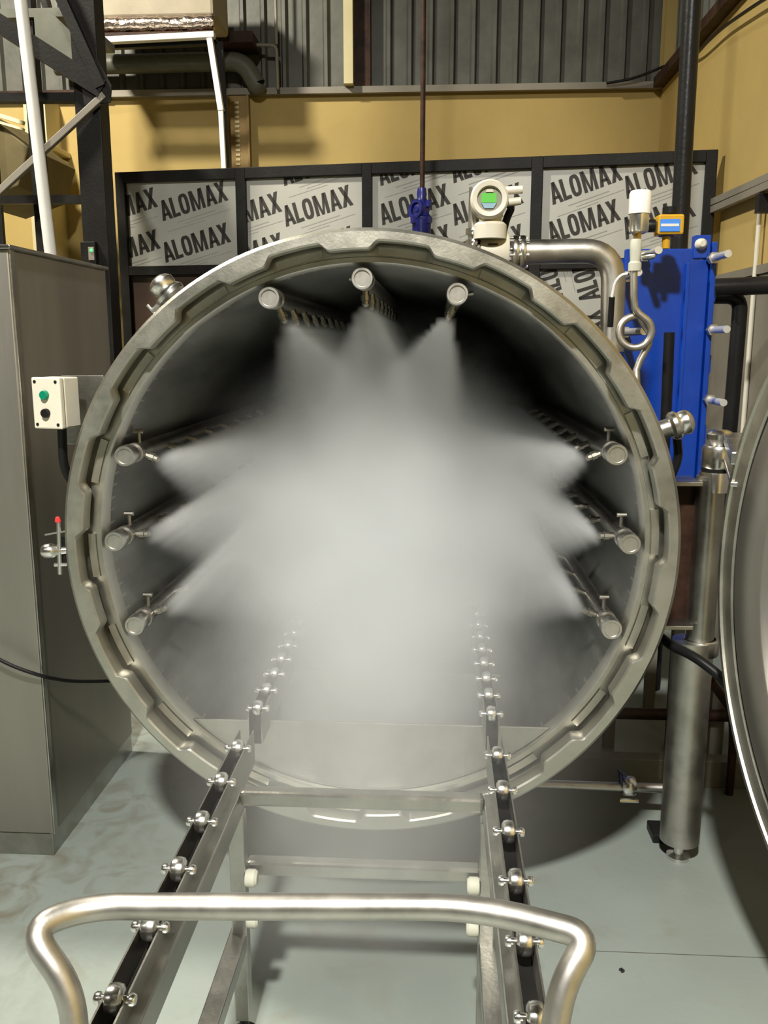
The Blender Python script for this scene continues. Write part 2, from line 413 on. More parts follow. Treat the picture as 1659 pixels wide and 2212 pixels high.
# locking ring with its notched inner edge
N = 720
def r_in(deg):                     # clockwise from the top
    d = ((deg-6.8+10) % 20)-10
    a = abs(d); f = min(1, max(0, (6.4-a)/2.0)); f = f*f*(3-2*f)
    return 0.702 + 0.019*f
mb = MB(); rings = []
rows = []
for i in range(N):
    th = math.pi/2-2*math.pi*i/N; ri = r_in(360*i/N)
    rows.append([pol(ri+.002, th, CY+.052), pol(ri, th, CY+.048), pol(ri, th, CY+.004), pol(ri+.004, th, CY), pol(RO-.008, th, CY), pol(RO, th, CY+.008), pol(RO, th, CY+.16), pol(.74, th, CY+.16), pol(.74, th, CY+.056)])
K = 9
mb.add([p for r_ in rows for p in r_], [(i*K+j, i*K+(j+1) % K, ((i+1) % N)*K+(j+1) % K, ((i+1) % N)*K+j) for i in range(N) for j in range(K)])
obj('locking_ring', mb, 'ring', ret, smooth=40)
# sealing flange behind it
mb = MB().lathe([(.676, .150), (.676, .066), (.679, .062), (.690, .062), (.692, .068), (.7, .068), (.735, .075), (.738, .10), (.738, .15)], FACE, AX, 200)
fl = obj('sealing_flange', mb, 'ring', ret, smooth=40)
mb0 = None
for kk in range(18):
    c = 90-(6.8+20*kk); a0, a1 = R(c-4.6), R(c+4.6); vs = []
    nseg = 8
    for i in range(nseg+1):
        th = a0+(a1-a0)*i/nseg
        vs += [pol(.6935, th, CY+.060), pol(.712, th, CY+.060), pol(.712, th, CY+.08), pol(.6935, th, CY+.08)]
    fs = [(4*i+j, 4*i+(j+1) % 4, 4*i+4+(j+1) % 4, 4*i+4+j) for i in range(nseg) for j in range(4)] + [(0, 1, 2, 3), (4*nseg+3, 4*nseg+2, 4*nseg+1, 4*nseg)]
    obj('lug', MB().add(vs, fs), 'ring', fl, smooth=30)
# shell: bore, dished back, outside
YE = 4.05
prof = [(.676, .12), (.676, YE-CY)] + [(.676*math.cos(a), YE-CY+.20*math.sin(a)) for a in [k_*math.pi/2/8 for k_ in range(1, 9)]]
obj('bore', MB().lathe(prof, FACE, AX, 128), 'bore', ret, smooth=50)
prof = [(.702, .15), (.702, YE-CY)] + [(.702*math.cos(a), YE-CY+.23*math.sin(a)) for a in [k_*math.pi/2/8 for k_ in range(1, 9)]]
obj('shell', MB().lathe(prof, FACE, AX, 128), 'steel', ret, smooth=50)
for y in (2.75, 3.65):
    mb = MB().box((CX-.42, y-.05, 0), (CX+.42, y+.05, .50)); obj('saddle', mb, 'steel', ret, smooth=0, bevel=.004)
# weir plate closing the bottom of the bore
zt = .572; hw = math.sqrt(.674**2-(CZ-zt)**2); a0 = math.atan2(zt-CZ, -hw); 
poly = []; a0 = math.pi+math.asin((CZ-zt)/.674); a1 = 2*math.pi-math.asin((CZ-zt)/.674)
poly = [(.674*math.cos(a0+(a1-a0)*i/40), .674*math.sin(a0+(a1-a0)*i/40)) for i in range(41)]
obj('weir_plate', MB().prism(poly, (CX, 2.15, CZ), (1, 0, 0), (0, 0, 1), (0, 1, 0), 0, .008), 'steel', ret, smooth=0, bevel=.002)
# spray pipes
def hexprof(): return None
TIPS = []
for ang in (91, 111.3, 70.7, 160.2, 180, 200.2, 21, 1.0, -18.8):
    a = R(ang); r = .641; px, pz = CX+r*math.cos(a), CZ+r*math.sin(a)
    sp = obj('spray_pipe', MB().lathe([(.0, .0), (.021, .0), (.021, 1.72), (0, 1.72)], (px, 2.155, pz), AX, 20), 'shadesteel', ret, smooth=40)
    cp = MB().lathe([(0, .004), (.0185, .004), (.0195, 0), (.0245, 0), (.026, .003), (.026, .034), (.0245, .037), (.021, .037)], (px, 2.118, pz), AX, 28)
    obj('end_cap', cp, 'satin', sp, smooth=35)
    obj('clamp_band', MB().lathe([(.0212, 0), (.025, 0), (.025, .018), (.0212, .018)], (px, 2.185, pz), AX, 24), 'satin', sp, smooth=35)
    d = V((-math.cos(a), 0, -math.sin(a)))
    nz = None
    for i in range(8):
        base = V((px, 2.215+.205*i, pz))
        if nz is None:
            mb = MB().lathe([(0, .012), (.009, .012), (.009, .034), (.0125, .034), (.0125, .046), (.010, .047), (.010, .056), (.005, .062), (0, .062)], base, d, 10)
            nz = obj('nozzle', mb, 'shadesteel', sp, org=base, smooth=35)
        else: again(nz, base, sp)
    TIPS.append((px+d.x*.046, pz+d.z*.046, d.x, d.z, .55 if abs(math.cos(a)) < .5 else 1.0))
    side = abs(math.cos(a)) > .5
    up = V((0, 0, 1)) if side else V((math.copysign(1, math.cos(a)+1e-3)*.95, 0, .18)).normalized()
    ln = .050 if side else .034
    b0 = V((px, 2.235, pz))
    mb = MB().tube([b0+up*.018, b0+up*ln], .0045, 8); mb.tube([b0+up*ln+V((-.012, 0, 0)), b0+up*ln+V((.012, 0, 0))] if side else [b0+up*ln, b0+up*(ln+.008)], .006, 8)
    obj('pipe_hanger', mb, 'shadesteel', sp, smooth=40)
# roller rails: one builder for the vessel and for the trolley
def roller_mesh(c):
    mb = MB().lathe([(0, -.013), (.014, -.013), (.020, -.009), (.0215, -.003), (.0215, .003), (.020, .009), (.014, .013), (0, .013)], c, (1, 0, 0), 20)
    mb.lathe([(0, -.030), (.007, -.030), (.009, -.027), (.009, -.0215), (.0055, -.0215), (.0055, .0215), (.009, .0215), (.009, .027), (.007, .030), (0, .030)], c, (1, 0, 0), 12)
    return mb
ROLL = None
def roller_rail(parent, name, x, y0, y1, ys, z, label=None, web=.0):
    global ROLL
    mb = MB()
    for sx in (-1, 1):
        mb.box((x+sx*.0165-.0015, y0, z-.075-web), (x+sx*.0165+.0015, y1, z+.006))
    mb.box((x-.0145, y0, z-.075), (x+.0145, y1, z-.045), 1)  # channel floor: darkness of the gap put into its colour
    rl = obj(name, mb, ['steel', 'dark'], parent, smooth=0)
    for y in ys:
        c = V((x, y, z+.003))
        if ROLL is None: ROLL = obj('roller', roller_mesh(c), 'polish', rl, org=c, smooth=40)
        else: again(ROLL, c, rl)
    return rl
XL, XRR, ZR = -.446, .146, .632
vy = [2.082+.117*i for i in range(14)]
for x in (XL, XRR):
    roller_rail(ret, 'inner_rail', x, 2.045, 3.75, vy, ZR)
    for y in (2.30, 2.9, 3.5):
        rlp = MB().box((x-.02, y-.02, CZ-math.sqrt(.676**2-(x-CX)**2)+.001), (x+.02, y+.02, ZR-.075))
        obj('rail_support', rlp, 'steel', ret, smooth=0)

# ================================================================== WATER MIST
def build_mist():
    lo, hi, res = (-.82, 1.45, .25), (.49, 3.95, 1.71), (96, 150, 106)
    me = bpy.data.meshes.new('water_mist')
    me.from_pydata([lo, hi], [], [])
    o = bpy.data.objects.new('water_mist', me); COL.objects.link(o); WL[o.name] = V((0, 0, 0))
    tag(o, 'white water mist filling the open retort and drifting out over the rails', 'mist', kind='stuff')
    m = bpy.data.materials.new('water_droplets'); m.use_nodes = True
    nt = m.node_tree; nt.nodes.clear()
    out = nt.nodes.new('ShaderNodeOutputMaterial'); pv = nt.nodes.new('ShaderNodeVolumePrincipled')
    pv.inputs['Color'].default_value = (.975, .99, 1.0, 1); pv.inputs['Density'].default_value = 1.0
    pv.inputs['Density Attribute'].default_value = 'density'; pv.inputs['Anisotropy'].default_value = 0.0
    nt.links.new(pv.outputs[0], out.inputs['Volume'])
    ng = bpy.data.node_groups.new('mist_field', 'GeometryNodeTree')
    ng.interface.new_socket('Geometry', in_out='INPUT', socket_type='NodeSocketGeometry')
    ng.interface.new_socket('Geometry', in_out='OUTPUT', socket_type='NodeSocketGeometry')
    nn, L = ng.nodes, ng.links.new
    go = nn.new('NodeGroupOutput'); nn.new('NodeGroupInput')
    pos = nn.new('GeometryNodeInputPosition'); sp = nn.new('ShaderNodeSeparateXYZ'); L(pos.outputs[0], sp.inputs[0])
    X, Y, Z = sp.outputs
    def op(k, *a):
        n = nn.new('ShaderNodeMath'); n.operation = k
        for i, q in enumerate(a):
            if isinstance(q, (int, float)): n.inputs[i].default_value = q
            else: L(q, n.inputs[i])
        return n.outputs[0]
    add = lambda a, b: op('ADD', a, b)
    sub = lambda a, b: op('SUBTRACT', a, b)
    mul = lambda a, b: op('MULTIPLY', a, b)
    div = lambda a, b: op('DIVIDE', a, b)
    def ss(v, a, b, lo_=0.0, hi_=1.0):
        n = nn.new('ShaderNodeMapRange'); n.interpolation_type = 'SMOOTHSTEP'
        for i, q in enumerate((v, a, b, lo_, hi_)):
            if isinstance(q, (int, float)): n.inputs[i].default_value = q
            else: L(q, n.inputs[i])
        return n.outputs[0]
    # jets: wedges fanning out of every nozzle row
    tot = None
    for (tx, tz, dx, dz, amt) in TIPS:
        ax, az = sub(X, tx), sub(Z, tz)
        q = add(mul(ax, dx), mul(az, dz)); p = op('ABSOLUTE', sub(mul(ax, dz), mul(az, dx)))
        qq = op('MAXIMUM', q, 0.004)
        ratio = div(p, mul(qq, JET_TAN))
        soft = op('MAXIMUM', sub(.86, mul(qq, 2.2)), .10)
        w = ss(ratio, 1.03, soft)
        w = mul(mul(w, ss(q, .010, .024)), amt)
        fall = mul(op('POWER', add(qq, .04), -1.7), JET_A)
        jet = mul(mul(w, add(fall, JET_B)), ss(q, .62, .10))
        tot = jet if tot is None else add(tot, jet)
    # the cloud in the middle where the jets meet
    ex, ez = sub(X, CX), mul(sub(Z, CZ-.14), .85)
    rr = op('SQRT', add(mul(ex, ex), mul(ez, ez)))
    cloud = mul(op('POWER', ss(rr, .66, .0), 1.7), CLOUD)
    fx, fz = div(sub(X, CX+.02), .20), div(sub(Z, .72), .34)
    cloud = add(cloud, mul(op('EXPONENT', mul(add(mul(fx, fx), mul(fz, fz)), -1.0)), CLOUD*.35))
    tot = mul(add(tot, cloud), ss(Y, 2.16, 2.215))
    # inside the bore only
    bx, bz = sub(X, CX), sub(Z, CZ)
    rb = op('SQRT', add(mul(bx, bx), mul(bz, bz)))
    tot = mul(tot, ss(rb, .668, .655))
    tot = mul(tot, ss(Y, 3.95, 3.85))
    # what drifts out over the sill and the trolley
    def blob(cx, cy, cz, sx, sy, sz, amt):
        a, b, c = div(sub(X, cx), sx), div(sub(Y, cy), sy), div(sub(Z, cz), sz)
        r2 = add(add(mul(a, a), mul(b, b)), mul(c, c))
        return mul(op('EXPONENT', mul(r2, -1.0)), amt)
    spill = add(blob(-.16, 2.04, .62, .30, .30, .30, SPILL), blob(-.16, 1.75, .42, .24, .22, .2, SPILL*.5))
    outside = add(mul(ss(Y, 2.18, 2.05), 1.0), mul(ss(Y, 2.05, 2.18), ss(rb, .668, .655)))
    tot = add(tot, mul(spill, outside))
    nz = nn.new('ShaderNodeTexNoise'); nz.inputs['Scale'].default_value = 5.0; nz.inputs['Detail'].default_value = 3
    L(pos.outputs[0], nz.inputs['Vector'])
    tot = mul(tot, ss(nz.outputs[0], .25, .75, .75, 1.25))
    tot = op('MAXIMUM', sub(tot, .015), 0.0)
    vc = nn.new('GeometryNodeVolumeCube')
    L(tot, vc.inputs['Density']); vc.inputs['Background'].default_value = 0.0
    vc.inputs['Min'].default_value = lo; vc.inputs['Max'].default_value = hi
    for i, a in enumerate(('Resolution X', 'Resolution Y', 'Resolution Z')): vc.inputs[a].default_value = res[i]
    sm = nn.new('GeometryNodeSetMaterial'); sm.inputs['Material'].default_value = m
    L(vc.outputs[0], sm.inputs[0]); L(sm.outputs[0], go.inputs[0])
    md = o.modifiers.new('mist', 'NODES'); md.node_group = ng
    me.materials.append(m)
JET_TAN, JET_A, JET_B, CLOUD, SPILL = 0.70, 0.085, .05, 6.0, 1.9
build_mist()

# ================================================================== TRANSFER TROLLEY
tr = thing('transfer_trolley', (-.15, 1.25, 0), 'stainless loading trolley with two roller rails docked at the retort mouth', 'trolley')
ty = [1.071+.157*i for i in range(-3, 6)]
for x in (XL, XRR):
    roller_rail(tr, 'roller_rail', x, .56, 1.95, ty, ZR, web=.004)
for x, s in ((XL, 1), (XRR, -1)):
    obj('side_beam', MB().box((x+s*.0255-.012, .58, ZR-.085), (x+s*.0255+.012, 1.74, ZR-.028)), 'steel', tr, smooth=0, bevel=.003)
    obj('lower_beam', MB().box((x+s*.022-.02, .64, .23), (x+s*.022+.02, 1.74, .27)), 'steel', tr, smooth=0, bevel=.003)
    for y in (.66, 1.72):
        lg = obj('leg', MB().box((x+s*.026-.017, y-.017, .05), (x+s*.026+.017, y+.017, ZR-.075)), 'steel', tr, smooth=0, bevel=.003)
        obj('foot_pad', MB().lathe([(0, 0), (.03, 0), (.03, .012), (.012, .02), (.01, .055), (0, .055)], (x+s*.026, y, 0), (0, 0, 1), 20), 'black', lg)
        for z in ((.405, .305) if y > 1 else ()):
            obj('buffer', MB().lathe([(0, 0), (.017, 0), (.019, .004), (.019, .02), (.014, .026), (0, .026)], (x+s*.043, y-.01, z), (s, 0, 0), 18), 'pad', lg)
for (y, z) in ((1.715, ZR-.018), (1.755, .425), (.70, ZR-.018)):
    obj('crossbar', MB().box((XL+.038, y-.017, z-.034), (XRR-.038, y+.017, z)), 'steel', tr, smooth=0, bevel=.007)
hp = [V((XL+.03, .70, .56)), aty(166, 2260, .865), aty(152, 2135, .88), aty(58, 2003, .905), aty(200, 1958, .955), aty(560, 1955, .955), aty(1030, 1958, .955), aty(1276, 2022, .905), aty(1218, 2120, .88), aty(1192, 2250, .86), V((XRR-.03, .70, .56))]
obj('handle', MB().tube(round_path(hp[:4]+[hp[4]]+[hp[6]]+hp[7:], .07, 8), .0158, 20), 'satin', tr, smooth=60)

# ================================================================== DOOR (swung open)
DA = R(80.5); DU = V((math.cos(DA), -math.sin(DA), 0))         # from the hinge edge towards us
DC = aty(1552, 1190, 2.09)+DU*.72; DC.z = CZ
DN = V((-math.sin(DA), -math.cos(DA), 0))                      # the inner side of the door
if DN.x > 0: DN = -DN
door = thing('retort_door', (DC.x, DC.y, 0), 'round dished retort door swung open beside the hinge post', 'door')
prof = [(.720, -.055), (.720, -.006), (.716, 0), (.706, 0), (.704, -.006), (.698, -.008), (.668, -.008), (.664, -.012)]
obj('rim', MB().lathe(prof+[(.664, -.055)], DC, DN, 160, close=True), 'ring', door, smooth=30)
obj('gasket', MB().lathe([(.664, -.014), (.652, -.010), (.650, -.02), (.664, -.022)], DC, DN, 160, close=True), 'black', door, smooth=50)
prof = [(.651, -.02), (.648, -.006), (.640, -.002), (.560, -.002), (.548, -.012)] + [(.545*math.cos(a), -.014-.17*math.sin(a)) for a in [k_*math.pi/2/14 for k_ in range(15)]]
obj('dish', MB().lathe(prof, DC, DN, 160), 'cabinet', door, smooth=50)
for kk in range(18):
    a0 = R(20*kk+3); vs = []; n_ = 6
    e1, e2 = DU, V((0, 0, 1))
    for i in range(n_+1):
        th = a0+R(9)*i/n_; rd = e1*math.cos(th)+e2*math.sin(th)
        vs += [DC+rd*.718-DN*.03, DC+rd*.742-DN*.03, DC+rd*.742-DN*.055, DC+rd*.718-DN*.055]
    fs = [(4*i+j, 4*i+(j+1) % 4, 4*i+4+(j+1) % 4, 4*i+4+j) for i in range(n_) for j in range(4)] + [(0, 1, 2, 3), (4*n_+3, 4*n_+2, 4*n_+1, 4*n_)]
    obj('tooth', MB().add(vs, fs), 'ring', door, smooth=30)
# ================================================================== HINGE POST
yp = 2.50
pu = aty(1524, 1200, yp); plw = aty(1482, 1600, yp)
def zat(py, y, px=1500): return aty(px, py, y).z
post = thing('hinge_post', (pu.x, yp, 0), 'stainless hinge column with polished collars between retort and open door', 'post')
z1 = zat(1375, yp, 1520)
obj('column', MB().lathe([(0, .06), (.058, .06), (.058, z1-.01), (0, z1-.01)], (plw.x, yp, 0), (0, 0, 1), 36), 'satin', post)
obj('upper_tube', MB().lathe([(0, z1-.02), (.040, z1-.02), (.040, zat(1025, yp)-.003), (0, zat(1025, yp)-.003)], (pu.x, yp, 0), (0, 0, 1), 32), 'steel', post)
zc0, zc1 = zat(1412, yp, 1520), zat(1380, yp, 1520)
obj('lower_collar', MB().lathe([(.0405, zc0), (.048, zc0), (.05, zc0+.004), (.05, zc1), (.047, zc1+.003), (.0405, zc1+.003)], (pu.x+.005, yp, 0), (0, 0, 1), 36), 'polish', post)
za, zb = zat(1060, yp), zat(1018, yp)
obj('middle_collar', MB().lathe([(.0405, za), (.0445, za), (.0455, zb-.004), (.0445, zb), (.0, zb)], (pu.x+.012, yp, 0), (0, 0, 1), 36), 'polish', post)
za, zb = zat(1010, yp), zat(962, yp)
obj('hinge_block', MB().lathe([(0, za), (.043, za), (.046, za+.006), (.046, zb-.008), (.042, zb), (0, zb)], (pu.x+.016, yp, 0), (0, 0, 1), 36), 'polish', door)
za, zb = zat(957, yp), zat(928, yp)
obj('top_cap', MB().lathe([(0, za-.006), (.022, za-.006), (.027, za+.004), (.036, za+.012), (.037, zb-.012), (.030, zb-.004), (.02, zb), (0, zb)], (pu.x+.016, yp, 0), (0, 0, 1), 36), 'polish', door)
obj('dark_gap_ring', MB().lathe([(0, zat(1022, yp)), (.041, zat(1022, yp)), (.041, zat(1008, yp)), (0, zat(1008, yp))], (pu.x+.013, yp, 0), (0, 0, 1), 32), 'black', post)  # black ring added to stand for the dark gap between the collars
jz = zat(968, 2.25, 1575)
hub = DC-DU*.69
obj('hinge_arm', MB().bar((pu.x+.055, yp-.0, jz), (hub.x+.02, hub.y-.02, jz), .055, .03).bar((pu.x+.055, yp, jz-.06), (hub.x+.02, hub.y-.02, jz-.06), .05, .012), 'polish', door, smooth=0, bevel=.003)
b1, b2 = zat(1040, yp, 1480), zat(1345, yp, 1450)
obj('bracket_plate', MB().box((.555, yp-.05, b1-.006), (pu.x-.035, yp+.07, b1+.006)), 'steel', post, smooth=0, bevel=.002)
obj('bracket_plate', MB().box((.54, yp-.05, b2-.006), (pu.x-.035, yp+.07, b2+.006)), 'steel', post, smooth=0, bevel=.002)
obj('gusset', MB().box((.575, yp+.01, b2), (.60, yp+.03, b1)).box((.60, yp+.02, b2+.006), (pu.x-.03, yp+.03, b1-.006)), 'rust', post, smooth=0)
obj('foot', MB().lathe([(0, 0), (.035, 0), (.035, .01), (.015, .016), (.012, .07), (0, .07)], (plw.x-.0, yp, 0), (0, 0, 1), 20), 'polish', post)
wp = aty(1438, 1790, 2.6)
tag(obj('floor_wedge', MB().box((wp.x-.045, 2.57, 0), (wp.x+.04, 2.66, .03)), 'black', smooth=0, bevel=.004), 'black rubber wedge on the floor at the foot of the hinge column', 'wedge')

# ================================================================== CABINET (left)
cx1, cy0, cy1, ctop = -1.155, 2.39, 3.10, 1.808
cab = thing('control_cabinet', (cx1-.6, 2.75, 0), 'tall satin steel control cabinet standing left of the retort', 'cabinet')
obj('front_panel', MB().box((cx1-1.2, cy0, .075), (cx1, cy0+.02, ctop-.012)), 'cabinet', cab, smooth=0, bevel=.004)
obj('side_panel', MB().box((cx1-.02, cy0+.022, .075), (cx1, cy1, ctop-.012)), 'cabinet', cab, smooth=0, bevel=.003)
obj('corner_post', MB().box((cx1-.014, cy0+.004, .07), (cx1+.004, cy0+.03, ctop-.006)), 'steel', cab, smooth=0, bevel=.003)
obj('top_sheet', MB().box((cx1-1.2, cy0-.012, ctop-.012), (cx1+.012, cy1, ctop)), 'steel', cab, smooth=0, bevel=.003)
obj('back_panel', MB().box((cx1-1.2, cy1-.02, 0.075), (cx1-.02, cy1, ctop-.012)), 'cabinet', cab, smooth=0)
obj('plinth', MB().box((cx1-1.2, cy0+.004, 0), (cx1-.004, cy1, .073)), 'steel', cab, smooth=0, bevel=.002)
# cable drooping across the cabinet
pts = [aty(-40, 1400, 2.34), aty(0, 1426, 2.34), aty(40, 1444, 2.345), aty(95, 1462, 2.36), aty(150, 1472, 2.5), aty(215, 1472, 2.62), aty(270, 1470, 2.75)]
tag(obj('cable', MB().tube(round_path(pts, .1, 4), .0055, 8), 'black', smooth=60), 'thin black cable sagging across the front of the steel cabinet', 'cable')

# ================================================================== PUSH BUTTON STATION on its bracket
by = 2.13
q = aty(113, 870, by)
st = thing('push_button_station', q, 'cream push button box with green and black buttons left of the retort', 'control box')
rot = Matrix.Translation(q) @ Matrix.Rotation(R(-14), 4, 'Z') @ Matrix.Rotation(R(0), 4, 'X')
obj('housing', MB().box((-.040, -.004, -.062), (.040, .055, .062), mat=rot), 'cream', st, smooth=0, bevel=.004)
obj('lid', MB().box((-.041, -.022, -.063), (.041, -.005, .063), mat=rot), 'cream', st, smooth=0, bevel=.004)
for dz, mt, nm in ((.020, 'green', 'green_button'), (-.024, 'black', 'black_button')):
    bt = obj(nm, MB().lathe([(0, .010), (.010, .010), (.0115, .006), (.0115, -.002), (.0145, -.002), (.0145, -.006)], rot @ V((-.002, -.022, dz)), rot.to_3x3() @ V((0, -1, 0)), 24), mt, st)
for sx in (-1, 1):
    for sz in (-1, 1):
        obj('lid_screw', MB().lathe([(0, .0015), (.004, .0015), (.004, 0)], rot @ V((sx*.030, -.022, sz*.052)), rot.to_3x3() @ V((0, -1, 0)), 10), 'dark', st)
pc0, pc1 = aty(157, 811, 2.24), aty(232, 960, 2.24)
obj('bracket', MB().box((pc0.x-.03, 2.238, pc1.z), (pc1.x, 2.248, pc0.z)), 'steel', st, smooth=0, bevel=.001)
c0_ = aty(134, 925, 2.16); c1_ = aty(138, 1050, 2.2)
tag(obj('conduit', MB().tube(round_path([c0_, c0_.lerp(c1_, .75), c1_+V((.03, .05, -.03))], .05), .0115, 12), 'black', smooth=60), 'short black flexible conduit under the cream push button box', 'conduit')
# ================================================================== DOOR SAFETY SWITCH (left edge of ring)
s0 = aty(124, 1180, 2.17)
sw = thing('safety_valve', s0, 'small steel valve with red tip at the left edge of the locking ring', 'valve')
def sp_(px, py, y=2.17): return aty(px, py, y)
obj('stem', MB().tube([sp_(127, 1128), sp_(130, 1240)], .006, 10), 'polish', sw)
obj('red_tip', MB().lathe([(0, .014), (.005, .012), (.007, .004), (.007, 0), (0, 0)], sp_(125, 1127), (0, 0, 1), 14), 'red', sw)
obj('lever', MB().bar(sp_(98, 1155), sp_(148, 1146), .008, .004), 'polish', sw, smooth=0)
obj('body', MB().lathe([(0, -.02), (.012, -.02), (.018, -.012), (.020, 0), (.018, .012), (.012, .02), (.010, .045), (0, .045)], sp_(107, 1190), (1, .2, 0), 20), 'polish', sw)
obj('mount_plate', MB().box((sp_(128, 1180).x, 2.175, sp_(128, 1225).z), (sp_(142, 1180).x, 2.21, sp_(128, 1160).z)), 'dark', sw, smooth=0)
obj('pin', MB().tube([sp_(118, 1220), sp_(146, 1219)], .0055, 8), 'polish', sw)

# ================================================================== FITTINGS ON THE SHELL
def fitting(name, off, y, ang, label, cat, sc=1.0):
    base = V((CX+.703*math.cos(R(ang)), y, CZ+.703*math.sin(R(ang)))); d = V((math.cos(R(ang)), -.05, math.sin(R(ang)))).normalized()
    f = thing(name, base, label, cat)
    obj('neck', MB().lathe([(0.026*sc, .003), (.026*sc, .05*sc+off)], base, d, 24), 'steel', f)
    base = base+d*off
    obj('clamp', MB().lathe([(0, .04*sc), (.034*sc, .04*sc), (.040*sc, .048*sc), (.040*sc, .058*sc), (.034*sc, .066*sc), (0, .066*sc)], base, d, 24), 'polish', f)
    obj('head', MB().lathe([(0, .066*sc), (.030*sc, .066*sc), (.034*sc, .075*sc), (.034*sc, .088*sc), (.026*sc, .098*sc), (.014*sc, .104*sc), (0, .104*sc)], base, d, 24), 'polish', f)
    sd = d.cross(V((0, 1, 0))).normalized()
    if off < .06: obj('wing_nut', MB().tube([base+d*.053*sc+sd*.036*sc, base+d*.053*sc+sd*.062*sc], .007*sc, 10).tube([base+d*.035*sc+sd*.06*sc, base+d*.072*sc+sd*.06*sc], .005*sc, 8), 'polish', f)
    return f
fitting('clamp_port', .05, 2.31, 130.5, 'shiny clamp port on the upper left of the retort shell', 'fitting', 1.05)
g = fitting('cable_gland', .075, 2.31, 20.0, 'shiny cable gland on the right of the retort before the blue exchanger', 'fitting', .95)
# ring of small chain + cable below the gland
ga, gb = aty(1462, 945, 2.33), aty(1452, 1030, 2.36)
tag(obj('cable', MB().tube(round_path([ga, ga.lerp(gb, .5)+V((.012, 0, 0)), gb+V((-.01, 0, -.02))], .03), .0115, 10), 'black', smooth=60), 'short black cable hanging below the shiny cable gland', 'cable')

# ================================================================== PRESSURE TRANSMITTER WITH SIPHON LOOP
ys = 2.55
sg = thing('pressure_transmitter', aty(1372, 812, ys), 'pressure transmitter with shiny can on a pigtail siphon loop', 'gauge')
P = lambda px, py: aty(px, py, ys)
ctr = P(1373, 717); rad = (P(1407, 717)-P(1339, 717)).length/2
loop = []
for i in range(31):
    a = R(75)-2*math.pi*(i/30.0)*1.0
    loop.append(ctr + V((rad*math.cos(a), .024*(i/30.0)-.006, rad*math.sin(a))))
lead = [P(1369, 585), P(1369, 640), P(1371, 665)]
tail = [P(1404, 745)+V((0, .018, 0)), P(1386, 778)+V((0, .018, 0)), P(1377, 800)+V((0, .015, 0)), P(1376, 850)]
lead += [P(1380, 678)]
obj('siphon', MB().tube(lead+loop[2:27]+loop[27:]+[P(1409, 722)+V((0, .018, 0))]+tail, .0105, 12), 'satin', sg, smooth=60)
obj('isolation_valve', MB().lathe([(0, P(0, 592).z), (.018, P(0, 592).z), (.018, P(0, 576).z), (.0135, P(0, 572).z), (.0155, P(0, 552).z), (.0155, P(0, 530).z), (.0125, P(0, 526).z), (0, P(0, 526).z)], (P(1372, 560).x, ys, 0), (0, 0, 1), 20), 'pad', sg)
obj('handle_nut', MB().lathe([(0, 0), (.008, 0), (.010, .02), (.007, .035), (0, .038)], P(1386, 556), (1, -.4, .1), 12), 'polish', sg)
obj('brass_neck', MB().lathe([(0, P(0, 530).z), (.011, P(0, 530).z), (.011, P(0, 508).z), (0, P(0, 508).z)], (P(1374, 560).x, ys, 0), (0, 0, 1), 6), 'brass', sg)
xc = P(1381, 470).x
obj('can', MB().lathe([(0, P(0, 512).z), (.024, P(0, 512).z), (.026, P(0, 508).z), (.026, P(0, 474).z), (0, P(0, 474).z)], (xc, ys, 0), (0, 0, 1), 28), 'polish', sg)
obj('cover', MB().lathe([(0, P(0, 474).z), (.0295, P(0, 474).z), (.0295, P(0, 432).z), (.026, P(0, 426).z), (0, P(0, 426).z)], (xc, ys, 0), (0, 0, 1), 28), 'white', sg)
pts = [P(1362, 590)+V((0, .02, 0)), P(1346, 592)+V((0, .02, 0)), P(1333, 608)+V((0, .03, 0)), P(1328, 640)+V((0, .04, 0))]
obj('capillary', MB().tube(round_path(pts, .03), .0042, 8), 'white', sg, smooth=60)
obj('capillary_sleeve', MB().tube([P(1328, 640)+V((0, .04, 0)), P(1327, 705)+V((0, .06, 0))], .0085, 10), 'black', sg, smooth=60)

# ================================================================== STEAM PIPE AND FLOW METER
yf = 2.95
F_ = lambda px, py, d=0: aty(px, py, yf+d)
pr = (F_(1200, 516)-F_(1200, 570)).length/2
pp = round_path([F_(1108, 545), F_(1326, 541), F_(1322, 760)], .10, 8)
pipe = thing('steam_pipe', F_(1200, 543), 'thick grey steel pipe running right from the flow meter and bending down', 'pipe')
obj('run', MB().tube(pp, pr, 24), 'satin', pipe, smooth=60)
for px in (1113, 1128):
    a = F_(px, 545); obj('flange', MB().lathe([(0, -.009), (pr*1.32, -.009), (pr*1.36, -.005), (pr*1.36, .005), (pr*1.32, .009), (0, .009)], a, (1, 0, 0), 32), 'polish', pipe)
for i in range(6):
    th = 2*math.pi*i/6+.3; c = F_(1120, 545)+V((0, math.cos(th), math.sin(th)))*pr*1.2
    obj('flange_bolt', MB().tube([c+V((-.04, 0, 0)), c+V((.03, 0, 0))], .006, 8), 'polish', pipe, smooth=0)
hc = F_(1057, 431, -.09)
fm = thing('flow_meter', F_(1062, 540), 'cream flow meter with round head and green display above the retort', 'meter')
hr = (F_(1057, 388, -.09)-F_(1057, 474, -.09)).length/2
obj('head_housing', MB().lathe([(0, -.12), (hr*.88, -.12), (hr*.95, -.10), (hr*.95, -.01), (hr*1.0, .0)], hc, (0, -1, .05), 40), 'cream', fm)
obj('bezel', MB().lathe([(hr*.62, .006), (hr*.66, .016), (hr*.9, .018), (hr, .010), (hr, -.01), (hr*.62, -.01)], hc, (0, -1, .05), 48, close=True), 'cream', fm)
obj('dial_plate', MB().lathe([(0, .004), (hr*.64, .004)], hc, (0, -1, .05), 40), 'wains', fm)
s = hr*.42
